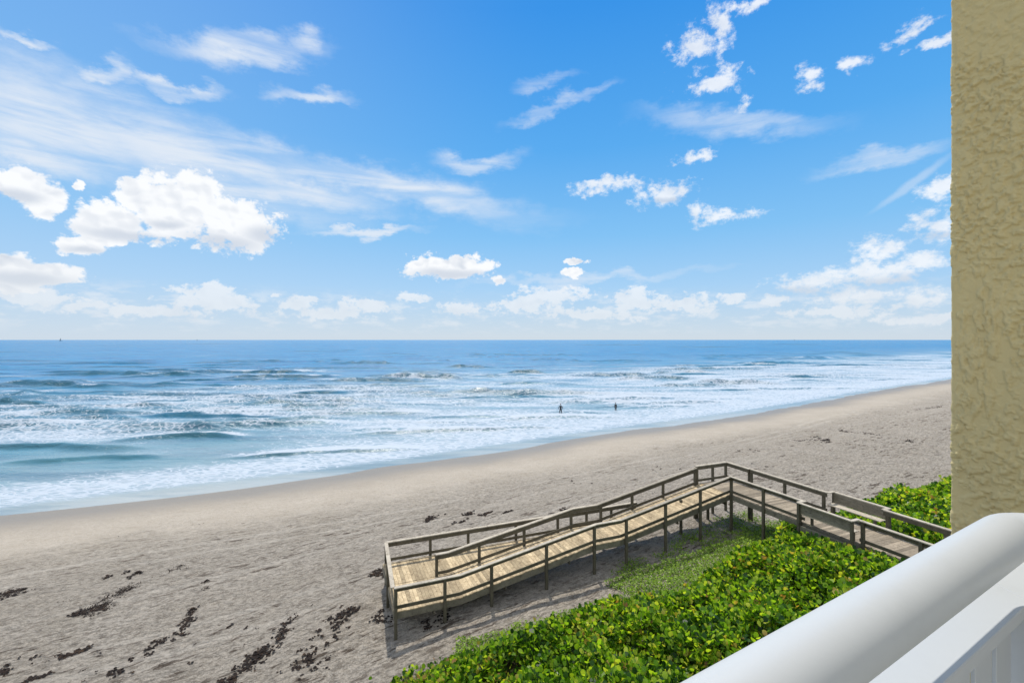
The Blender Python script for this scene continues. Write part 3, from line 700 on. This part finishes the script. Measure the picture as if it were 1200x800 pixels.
def build_thicket(name, X, Y, r, lsize, label, lower=1):
    H = shrub_top(X, Y); G0 = ground(X, Y, False)
    PP, YW, PT, RL, SZ = [], [], [], [], []
    stems = []
    nl = r.integers(7, 12, len(X))
    for layer in range(1 + lower):
        dep = (0.0 if layer == 0 else 1.0)
        for k in range(12):
            m = nl > k; x = X[m]; y = Y[m]; n = len(x)
            top = G0[m] + H[m] * (1 - dep * r.uniform(.25, .75, n)) + r.normal(0, .05, n)
            up = .28 * (k / 11.0)
            a = k * 2.4 + x * 37 % 6.28 + layer
            rad = (.13 - .08 * k / 11) * (1 + r.uniform(-.3, .6, n)) + (.12 * dep)
            px = x + np.cos(a) * rad; py = y + np.sin(a) * rad
            PP.append(np.stack([px, py, top - .26 + up], -1)); YW.append(a - math.pi / 2 + r.normal(0, .35, n))
            PT.append(np.radians(32 + 50 * k / 11) + r.normal(0, .32, n)); RL.append(r.normal(0, .45, n)); SZ.append(lsize * r.uniform(.6, 1.15, n) * (1 - .25 * k / 11))
    P_ = np.concatenate(PP); keep = P_[:, 2] > ground(P_[:, 0], P_[:, 1], False) + .03
    o = leaves(name, P_[keep], np.concatenate(YW)[keep], np.concatenate(PT)[keep], np.concatenate(RL)[keep], np.concatenate(SZ)[keep], m_leaf, 7, .35)
    tag(o, label, 'shrubs', kind='stuff')
    return o
Xn, Yn, r = thicket('n', 6000, (-6, 17.5, 6.0, 22.5), '', .14, 5)
wdn = (Xn - Bp[0]) * Dv[0] + (Yn - Bp[1]) * Dv[1]; s_near = wdn < .6
near_th = build_thicket('sea_grape_thicket', Xn[s_near], Yn[s_near], r, .18, 'dense mass of round leaved green sea grape on the near side of the boardwalk')
Xf, Yf, r = thicket('f', 8000, (12, 52, 10, 50), '', .14, 6)
wdf = (Xf - Bp[0]) * Dv[0] + (Yf - Bp[1]) * Dv[1]; s_far = wdf > .6
far_th = build_thicket('sea_grape_thicket', Xf[s_far], Yf[s_far], r, .20, 'patch of green sea grape beyond the boardwalk next to the stucco pillar')
# woody stems and dark litter below the leaves
def stems(X, Y, name, r):
    vs, fs = [], []
    G0 = ground(X, Y, False); H = shrub_top(X, Y)
    for x, y, g, h_ in zip(X, Y, G0, H):
        dx, dy = r.normal(0, .18, 2); b = len(vs)
        for k in range(3): a = k * 2.094; vs.append((x + dx + .012 * math.cos(a), y + dy + .012 * math.sin(a), g - .05))
        for k in range(3): a = k * 2.094; vs.append((x + .005 * math.cos(a), y + .005 * math.sin(a), g + h_ - .12))
        for k in range(3): fs.append((b + k, b + (k + 1) % 3, b + 3 + (k + 1) % 3, b + 3 + k))
    f = np.array(fs).ravel(); o = np_mesh(name, np.array(vs), f, np.full(len(fs), 4), m_stem)
    tag(o, 'thin brown woody stems inside the sea grape mass', 'stems', kind='stuff'); return o
sel = np.arange(0, s_near.sum(), 2)
st = stems(Xn[s_near][sel], Yn[s_near][sel], 'sea_grape_stems', r)

# creeping ground cover at the dune foot
r = np.random.default_rng(9)
X = r.uniform(-2, 22, 240000); Y = r.uniform(12, 30, 240000); d = tall_edge(X, Y); al = alof(X, Y); pe = peof(X, Y)
q = qof(X, Y)
dens = sm(q, 31.6, 33.6) * (1 - sm(d, .2, 1.0)) * sm(al, 7.5, 10.5) * (1 - sm(al, 19, 24))
dens = np.maximum(dens, .9 * sm(d, -1.1, -.2) * (1 - sm(d, .3, .8)))
patch = fbm(X / 1.1, Y / 1.1, 4, 151)
sun_side = np.where(pe < -.8, 1.05, .5)
ok = (dens * (.35 + 1.2 * patch) * sun_side > .44 + r.uniform(-.08, .2, len(X)))
X, Y = X[ok][:90000], Y[ok][:90000]; n = len(X)
Pc = np.stack([X, Y, ground(X, Y) + r.uniform(.01, .16, n) * (.3 + fbm(X / .7, Y / .7, 2, 7))], -1)
cr_ = leaves('creeping_ground_cover', Pc, r.uniform(0, 6.28, n), np.radians(r.uniform(5, 60, n)), r.normal(0, .4, n), r.uniform(.04, .085, n), m_creep, 5, .3)
tag(cr_, 'low bright green creeper spreading over the sand at the foot of the ramp', 'ground cover', kind='stuff')

# ------------------------------------------------------------------ seaweed on the sand
def land_at(u, v):
    z = 2.3
    for _ in range(6): s_ = (HC - z) / (v - 398); x, y = (u - 600) * s_, FPX * s_; z = .5 * z + .5 * gz(x, y)
    return x, y
def weed(lines, name, label, seedv, size=(.035, .12)):
    r = np.random.default_rng(seedv); Ps, Sz = [], []
    for (u0, v0, u1, v1, n, wd, dn) in lines:
        x0, y0 = land_at(u0, v0); x1, y1 = land_at(u1, v1)
        L_ = math.hypot(x1 - x0, y1 - y0) + 1e-6; nx_, ny_ = -(y1 - y0) / L_, (x1 - x0) / L_
        for k in range(int(n * .8)):
            t = r.uniform(); t = t + r.normal(0, .01); w_ = r.normal(0, wd * .75)
            if .6 * vnoise(t * L_ / .5 + u0, w_ * 3 + v0, 3) + .4 * vnoise(t * L_ / .15 + u0, w_ * 7 + v0, 5) > dn * .66 + .03: continue
            cx_, cy_ = x0 + (x1 - x0) * t + nx_ * w_, y0 + (y1 - y0) * t + ny_ * w_
            m = r.integers(3, 7); a = r.normal(0, .05, (m, 2)); Ps.append(np.stack([cx_ + a[:, 0], cy_ + a[:, 1]], -1)); Sz.append(r.uniform(*size, m))
    P2 = np.concatenate(Ps); S = np.concatenate(Sz); n = len(P2)
    P_ = np.column_stack([P2, ground(P2[:, 0], P2[:, 1]) + r.uniform(-.005, .018, n) + .006])
    # ragged fronds: thin twisted strips
    T_ = leaf_template(6, .5)
    o = leaves(name, P_, r.uniform(0, 6.28, n), np.radians(r.uniform(-14, 20, n)), r.normal(0, .25, n), S, m_weed, 6, .3)
    return tag(o, label, 'seaweed', kind='stuff')
weed([(120, 800, 240, 712, 260, .22, .62), (210, 745, 225, 712, 60, .12, .9), (150, 775, 100, 790, 60, .2, .6), (265, 800, 335, 738, 240, .25, .6), (345, 790, 415, 712, 260, .45, .55),
      (385, 730, 420, 712, 90, .25, .8), (60, 775, 105, 758, 70, .12, .7), (30, 798, 60, 788, 50, .1, .8), (85, 720, 125, 712, 160, .16, .9), (0, 790, 45, 765, 120, .25, .6), (435, 675, 450, 668, 70, .25, .9),
      (438, 722, 458, 728, 50, .2, .8), (320, 745, 345, 720, 30, .15, .7), (225, 760, 300, 735, 70, .7, .4), (235, 678, 243, 690, 16, .1, .9), (495, 735, 530, 722, 60, .25, .6)],
     'seaweed_clumps', 'dark brown seaweed clumps in broken slanting lines on the near sand', 21)
weed([(495, 610, 520, 602, 70, .2, .7), (540, 612, 552, 598, 50, .3, .8), (562, 604, 575, 600, 40, .15, .9), (590, 602, 600, 599, 30, .1, .9), (650, 602, 665, 595, 40, .2, .8), (925, 515, 975, 517, 160, .5, .6), (955, 512, 970, 520, 60, .4, .8), (985, 505, 1035, 512, 150, .4, .55),
      (870, 528, 910, 531, 120, .4, .5), (1075, 480, 1114, 474, 160, .7, .6), (1060, 520, 1068, 516, 20, .3, .8), (760, 545, 790, 552, 60, .5, .4), (660, 560, 700, 570, 50, .5, .4), (0, 700, 30, 690, 100, .3, .5), (120, 680, 165, 668, 120, .5, .45), (880, 545, 930, 552, 40, .6, .4)],
     'seaweed_clumps', 'dark seaweed scattered over the upper beach beyond the ramp', 22, (.06, .18))
weed([(92, 722, 132, 704, 300, .35, .85), (120, 704, 165, 684, 260, .3, .8), (-5, 700, 24, 688, 240, .4, .9), (150, 690, 215, 662, 160, .3, .6), (20, 790, 440, 690, 180, 1.3, .42), (0, 720, 260, 640, 120, 1.2, .42), (280, 660, 460, 600, 100, 1.2, .42), (60, 640, 420, 588, 200, 1.5, .38), (420, 590, 700, 548, 160, 2.0, .38), (700, 548, 1000, 500, 200, 2.5, .38), (150, 610, 500, 560, 60, .8, .35)], 'seaweed_flecks', 'small dark flecks of dried weed along the old tide line', 23, (.02, .06))

# ------------------------------------------------------------------ balcony in the foreground
TH = 60.3; tv = Vector((math.sin(R(TH)), math.cos(R(TH)), 0)); nv = Vector((-math.cos(R(TH)), math.sin(R(TH)), 0))
def bal(a, n_, z): return Vector((0, 0, HC)) + tv * a + nv * n_ + Vector((0, 0, z))
rl = empty('balcony_railing', bal(.5, .27, -1.42)); tag(rl, 'white painted metal balcony railing with thick round handrail in the right foreground', 'railing')
RC, RR = -.353, .038
def tube(path, rad, name, mat, parent, seg=40):
    vs, fs = [], []
    for i, p in enumerate(path):
        ax = (path[min(i + 1, len(path) - 1)] - path[max(i - 1, 0)]).normalized(); s_ = Vector((ax.y, -ax.x, 0)).normalized(); u_ = s_.cross(ax)
        for k in range(seg): a = 2 * math.pi * k / seg; vs.append(tuple(p + s_ * math.cos(a) * rad + u_ * math.sin(a) * rad))
    for i in range(len(path) - 1):
        for k in range(seg): fs.append((i * seg + k, i * seg + (k + 1) % seg, (i + 1) * seg + (k + 1) % seg, (i + 1) * seg + k))
    fs.append(tuple(range(seg))); fs.append(tuple((len(path) - 1) * seg + k for k in range(seg)))
    me = bpy.data.meshes.new(name); me.from_pydata(vs, [], fs); me.update()
    bm = bmesh.new(); bm.from_mesh(me); bmesh.ops.recalc_face_normals(bm, faces=bm.faces); bm.to_mesh(me); bm.free()
    for p in me.polygons: p.use_smooth = len(p.vertices) == 4
    me.materials.append(mat); o = bpy.data.objects.new(name, me); COL.objects.link(o); o.parent = parent; return o
ARL, ND, BR = 1.24, .27, .07
path = [bal(-1.6, ND, RC)] + [bal(x, ND, RC) for x in np.linspace(-1.2, ARL - BR, 12)]
for k in range(1, 13): a = math.pi / 2 * k / 12; path.append(bal(ARL - BR + BR * math.sin(a), ND - BR + BR * math.cos(a), RC))
path += [bal(ARL, x, RC) for x in np.linspace(ND - BR - .1, -1.3, 6)]
tube(path, RR, 'handrail', m_paint, rl)
mb = MB(); zt = -.47
mb.hexa([bal(-1.6, .248, zt - .022), bal(ARL - .025, .248, zt - .022), bal(ARL + .025, .33, zt - .022), bal(-1.6, .33, zt - .022), bal(-1.6, .248, zt), bal(ARL - .025, .248, zt), bal(ARL + .025, .33, zt), bal(-1.6, .33, zt)])
mb.build('sub_rail', m_paint, rl, bevel=.0015)
mb = MB()
mb.hexa([bal(ARL - .025, -1.3, zt - .023), bal(ARL + .025, -1.3, zt - .023), bal(ARL + .025, .3285, zt - .023), bal(ARL - .025, .2465, zt - .023), bal(ARL - .025, -1.3, zt - .001), bal(ARL + .025, -1.3, zt - .001), bal(ARL + .025, .3285, zt - .001), bal(ARL - .025, .2465, zt - .001)])
mb.build('sub_rail', m_paint, rl, bevel=.0015)
mb = MB(); mb.hexa([bal(a_, n_, z_) for z_ in (zt - .03, zt - .003) for a_, n_ in ((ARL + .026, -1.3), (ARL + .23, -1.3), (ARL + .23, .35), (ARL + .026, .35))])
mb.build('flashing', m_paint, rl, bevel=.0015)
for a0_, a1_, n0, n1 in ((-1.6, ARL, .25, .296),):
    mb = MB(); mb.beam(bal(a0_, .273, -1.34), bal(ARL, .273, -1.34), .045, .03); mb.build('bottom_rail', m_paint, rl)
mb = MB(); mb.beam(bal(ARL, .273, -1.341), bal(ARL, -1.3, -1.341), .045, .03); mb.build('bottom_rail', m_paint, rl)
def slat(a, n_, along_t=True):
    ax = tv if along_t else nv
    mb = MB(); c_ = bal(a, n_, 0); hw = .039
    other = nv if along_t else tv
    pts = []
    for z in (-1.326, -.4935):
        for s1_, s2_ in ((-1, -1), (1, -1), (1, 1), (-1, 1)): pts.append(c_ + ax * hw * s1_ + other * .003 * s2_ + Vector((0, 0, z)))
    mb.hexa(pts); return mb.build('picket', m_paint, rl, bevel=.0008)
a = ARL - .03 - .045
while a > -1.5: slat(a, .273); a -= .1015
n_ = .19
while n_ > -1.25: slat(ARL, n_, False); n_ -= .1015
mb = MB(); c_ = bal(ARL, .273, 0)
for a_, n2_ in ((ARL, .273), (-1.55, .273)):
    mb = MB(); c_ = bal(a_, n2_, 0); mb.beam(c_ + Vector((0, 0, -1.42)), c_ + Vector((0, 0, RC - .02 if a_ < 0 else -.4945)), .04, .04, nv); mb.build('post', m_paint, rl)
mb = MB()
for a_ in (-.9, -.2, .5):
    c_ = bal(a_, .27, 0); mb = MB(); mb.beam(c_ + Vector((0, 0, -.4695)), c_ + Vector((0, 0, RC - .02)), .016, .016, nv); mb.build('spacer', m_paint, rl)
under(rl)

def quadbox(name, a0_, a1_, n0_, n1_, z0, z1, mat, sub=None):
    mb = MB(); mb.hexa([bal(a, n, z) for z in (z0, z1) for a, n in ((a0_, n0_), (a1_, n0_), (a1_, n1_), (a0_, n1_))])
    return mb.build(name, mat, None, bevel=.004)
PZ0, PZ1, PN0, PN1, PA0, PA1 = -HC + 3.0, 3.4, -1.6, .527, 1.80, 2.25
def relief(n_, z):
    """trowelled stucco: overlapping dabs pushed up the wall, dragged downwards lower on the wall"""
    wn = n_ + .010 * (fbm(n_ * 30, z * 30, 2, 3) - .5); wz = z + .014 * (fbm(n_ * 26 + 5, z * 26, 2, 8) - .5)
    drag = sm(fbm(n_ * 4, z * 2.2, 2, 77) - .22 * (z + .2), .40, .62)
    a = fbm(wn * 76, wz * 82, 4, 201); b = fbm(wn * 78, wz * 30, 4, 211)
    f = a * (1 - drag) + b * drag
    h = .0026 * sm(f, .47, .52) + .0016 * sm(f, .60, .64) + .0012 * f
    c_ = fbm(wn * 75 + 3, wz * 70, 2, 231); h = h + .0012 * sm(c_, .58, .63)
    return h * (.55 + .85 * sm(fbm(n_ * 9, z * 7, 2, 251), .3, .6))
def pillar():
    r_ = .006
    ns = np.unique(np.round(np.concatenate([np.arange(PN0, .18, .03), np.arange(.18, PN1 - r_, .0022), [PN1 - r_]]), 5))
    ns = ns[ns <= PN1 - r_ + 1e-9]
    zs = np.concatenate([np.arange(PZ0, -1.5, .05), np.arange(-1.5, 1.9, .0024), np.arange(1.9, PZ1 + .01, .03)])
    # profile runs along the face, round the corner, then along the seaward side
    prof = [(PA0, n_, (-1, 0)) for n_ in ns]
    for k in range(1, 7): t = math.pi / 2 * k / 6; prof.append((PA0 + r_ - r_ * math.cos(t), PN1 - r_ + r_ * math.sin(t), (-math.cos(t), math.sin(t))))
    side = np.concatenate([np.arange(PA0 + r_ + .004, PA0 + .08, .004), np.linspace(PA0 + .09, PA1, 6)])
    prof += [(a_, PN1, (0, 1)) for a_ in side] + [(PA1, PN0, (1, 0))]
    pa = np.array([p[0] for p in prof]); pn = np.array([p[1] for p in prof]); dr = np.array([p[2] for p in prof])
    sl = pn + np.where(pa > PA0 + r_, pa - PA0, 0)
    S_, Z_ = np.meshgrid(sl, zs); Hh = relief(S_, Z_) ; Hh[:, -1] = 0; Hh[:, sl > PN1 - .012] *= .45
    Aa = pa[None, :] + dr[None, :, 0] * Hh; Nn = pn[None, :] + dr[None, :, 1] * Hh
    X_ = tv.x * Aa + nv.x * Nn; Y_ = tv.y * Aa + nv.y * Nn; V_ = np.stack([X_, Y_, HC + Z_], -1).reshape(-1, 3)
    nx, ny = len(pa), len(zs); I = np.arange(nx * ny).reshape(ny, nx); J = np.roll(I, -1, axis=1)
    q = np.stack([I[:-1], I[1:], J[1:], J[:-1]], -1).reshape(-1, 4)
    fl_ = np.concatenate([q.ravel(), I[-1][::-1], I[0]]); cn = np.concatenate([np.full(len(q), 4), [nx, nx]])
    return np_mesh('stucco_pillar', V_, fl_, cn, m_stucco, smooth=False)
pil = pillar()
tag(pil, 'tall tan pillar of roughly trowelled stucco at the right edge beyond the railing', 'pillar')
m_conc = plain('painted_concrete', (.62, .60, .54))
fl = quadbox('balcony_floor', -4.5, 1.795, -1.9, .36, -1.60, -1.42, m_conc); tag(fl, kind='structure')
bl = quadbox('apartment_building', -6, 1.79, -7.5, -1.92, -HC + 2.5, -1.6, m_stucco); tag(bl, 'tan stucco lower storeys of the apartment block under the balcony', 'building')

# ------------------------------------------------------------------ people in the surf
m_suit = plain('dark_wetsuit', (.012, .016, .024), .5); m_skin = plain('skin', (.36, .20, .13), .6); m_hair = plain('dark_hair', (.02, .014, .01), .7)
def person(loc, rz, pts, edges, radii, label):
    root = empty('person', loc); root.rotation_euler = (0, 0, rz)
    me = bpy.data.meshes.new('body'); me.from_pydata(pts, edges, []); me.update()
    o = bpy.data.objects.new('body', me); COL.objects.link(o); o.parent = root
    sk = o.modifiers.new('skin', 'SKIN'); sl = me.skin_vertices[0].data
    for v, rr in zip(sl, radii): v.radius = (rr, rr)
    sl[0].use_root = True; o.modifiers.new('sub', 'SUBSURF').levels = 1; o.modifiers['sub'].render_levels = 2
    me.materials.append(m_suit)
    tag(root, label, 'person'); return root
def head(root, p, r_=.105):
    bm = bmesh.new(); bmesh.ops.create_uvsphere(bm, u_segments=16, v_segments=12, radius=r_)
    for v in bm.verts:
        v.co.x *= .82; v.co.y *= .95; v.co.z *= 1.18
        if v.co.z < -.05: v.co.x *= .82; v.co.y = v.co.y * .85 - .01
        if v.co.y < -r_ * .85 and abs(v.co.z) < .03: v.co.y -= .018
    me = bpy.data.meshes.new('head'); bm.to_mesh(me); bm.free(); me.materials.append(m_skin)
    for q_ in me.polygons: q_.use_smooth = True
    o = bpy.data.objects.new('head', me); COL.objects.link(o); o.parent = root; o.location = p
    bm = bmesh.new(); bmesh.ops.create_uvsphere(bm, u_segments=14, v_segments=10, radius=r_ * 1.1)
    bmesh.ops.delete(bm, geom=[v for v in bm.verts if v.co.z < -.03 and v.co.y < .02 or v.co.z < -.08], context='VERTS')
    for v in bm.verts: v.co.x *= .86; v.co.z *= 1.16; v.co.y = v.co.y * .98 + .012
    me = bpy.data.meshes.new('hair'); bm.to_mesh(me); bm.free(); me.materials.append(m_hair)
    h = bpy.data.objects.new('hair', me); COL.objects.link(h); h.parent = root; h.location = p
#        pelvis        spine          chest          neck          head-base
P1 = [(0, 0, .93), (0, 0, 1.12), (0, .01, 1.33), (0, 0, 1.48), (0, -.01, 1.58), (.10, 0, .88), (.13, -.03, .48), (.14, 0, .08), (.15, -.14, .03), (-.10, 0, .88), (-.16, -.05, .48), (-.18, .02, .08), (-.19, -.12, .03),
      (.19, 0, 1.42), (.33, -.02, 1.17), (.24, -.18, 1.0), (.17, -.24, .97), (-.19, 0, 1.42), (-.36, -.04, 1.18), (-.42, -.2, 1.0), (-.42, -.29, .97)]
E1 = [(0, 1), (1, 2), (2, 3), (3, 4), (0, 5), (5, 6), (6, 7), (7, 8), (0, 9), (9, 10), (10, 11), (11, 12), (2, 13), (13, 14), (14, 15), (15, 16), (2, 17), (17, 18), (18, 19), (19, 20)]
R1 = [.14, .125, .15, .06, .055, .10, .07, .05, .04, .10, .07, .05, .04, .065, .048, .038, .035, .065, .048, .038, .035]
x, y, _ = sea_at(657, 484)
p1 = person((x, y, -.32), R(12), P1, E1, R1, 'person in dark wetsuit standing in the surf with arms bent out, left of the two'); head(p1, (0, -.01, 1.72))
p1.scale = (1.2, 1.2, 1.14)
P2 = [(0, 0, .93), (0, .0, 1.12), (0, .01, 1.33), (0, 0, 1.48), (0, -.01, 1.58), (.09, 0, .88), (.1, -.02, .48), (.11, 0, .08), (.11, -.14, .03), (-.09, 0, .88), (-.1, -.02, .48), (-.11, .02, .08), (-.11, -.12, .03),
      (.18, 0, 1.41), (.24, .0, 1.14), (.27, -.05, .88), (.27, -.07, .80), (-.18, 0, 1.41), (-.24, 0, 1.14), (-.28, -.05, .88), (-.28, -.07, .80)]
x, y, _ = sea_at(721.5, 480)
p2 = person((x, y, -.42), R(-30), P2, E1, R1, 'person in dark clothes standing waist deep in the surf, right of the two'); head(p2, (0, -.01, 1.72))

# ------------------------------------------------------------------ far boats on the horizon
m_hull = plain('dark_hull', (.05, .06, .08)); m_sail = plain('grey_sail', (.28, .30, .34))
def boat(u, dist, hgt, label, tilt=0):
    x = (u - 600) / FPX * dist; root = empty('sailboat', (x, dist, 0)); root.rotation_euler = (0, 0, R(20)); k = hgt / 14.0
    def mk(n, vs, fs, mt):
        me = bpy.data.meshes.new(n); me.from_pydata([tuple(c_ * k for c_ in v) for v in vs], [], fs); me.materials.append(mt); o = bpy.data.objects.new(n, me); COL.objects.link(o); o.parent = root
    st_ = [(-6, .3, .9), (-5, 1.5, 1.1), (0, 1.9, 1.0), (4, 1.3, 1.2), (6.5, .05, 1.5)]
    vs = [];
    for (x_, w_, z_) in st_: vs += [(x_, -w_, z_), (x_, -w_ * .5, -.4), (x_, w_ * .5, -.4), (x_, w_, z_)]
    fs = [(i * 4 + j, i * 4 + j + 1, i * 4 + 5 + j, i * 4 + 4 + j) for i in range(4) for j in range(3)] + [(i * 4 + 3, i * 4, i * 4 + 4, i * 4 + 7) for i in range(4)] + [(0, 1, 2, 3), (19, 18, 17, 16)]
    mk('hull', vs, fs, m_hull)
    mk('mast', [(.9 + .12 * a, .12 * b, z) for z in (1, 14) for a, b in ((-1, -1), (1, -1), (1, 1), (-1, 1))], [(0, 1, 5, 4), (1, 2, 6, 5), (2, 3, 7, 6), (3, 0, 4, 7), (4, 5, 6, 7)], m_hull)
    mk('mainsail', [(.7, .06, 2), (-4.6, .1, 2.1), (-2.6, .5, 6.5), (.7, .06, 13.5), (.7, -.02, 2), (-4.6, .02, 2.1), (-2.6, .42, 6.5), (.7, -.02, 13.5)], [(0, 1, 2, 3), (7, 6, 5, 4), (0, 4, 5, 1), (1, 5, 6, 2), (2, 6, 7, 3), (3, 7, 4, 0)], m_sail)
    tag(root, label, 'boat', 'far boats on the horizon')
boat(71, 5200, 34, 'tiny dark sailboat on the horizon at the far left')
boat(231, 7600, 26, 'smaller faint boat on the horizon above the middle of the left breakers')
boat(931, 7000, 24, 'faint pale masted boat on the horizon towards the pillar')
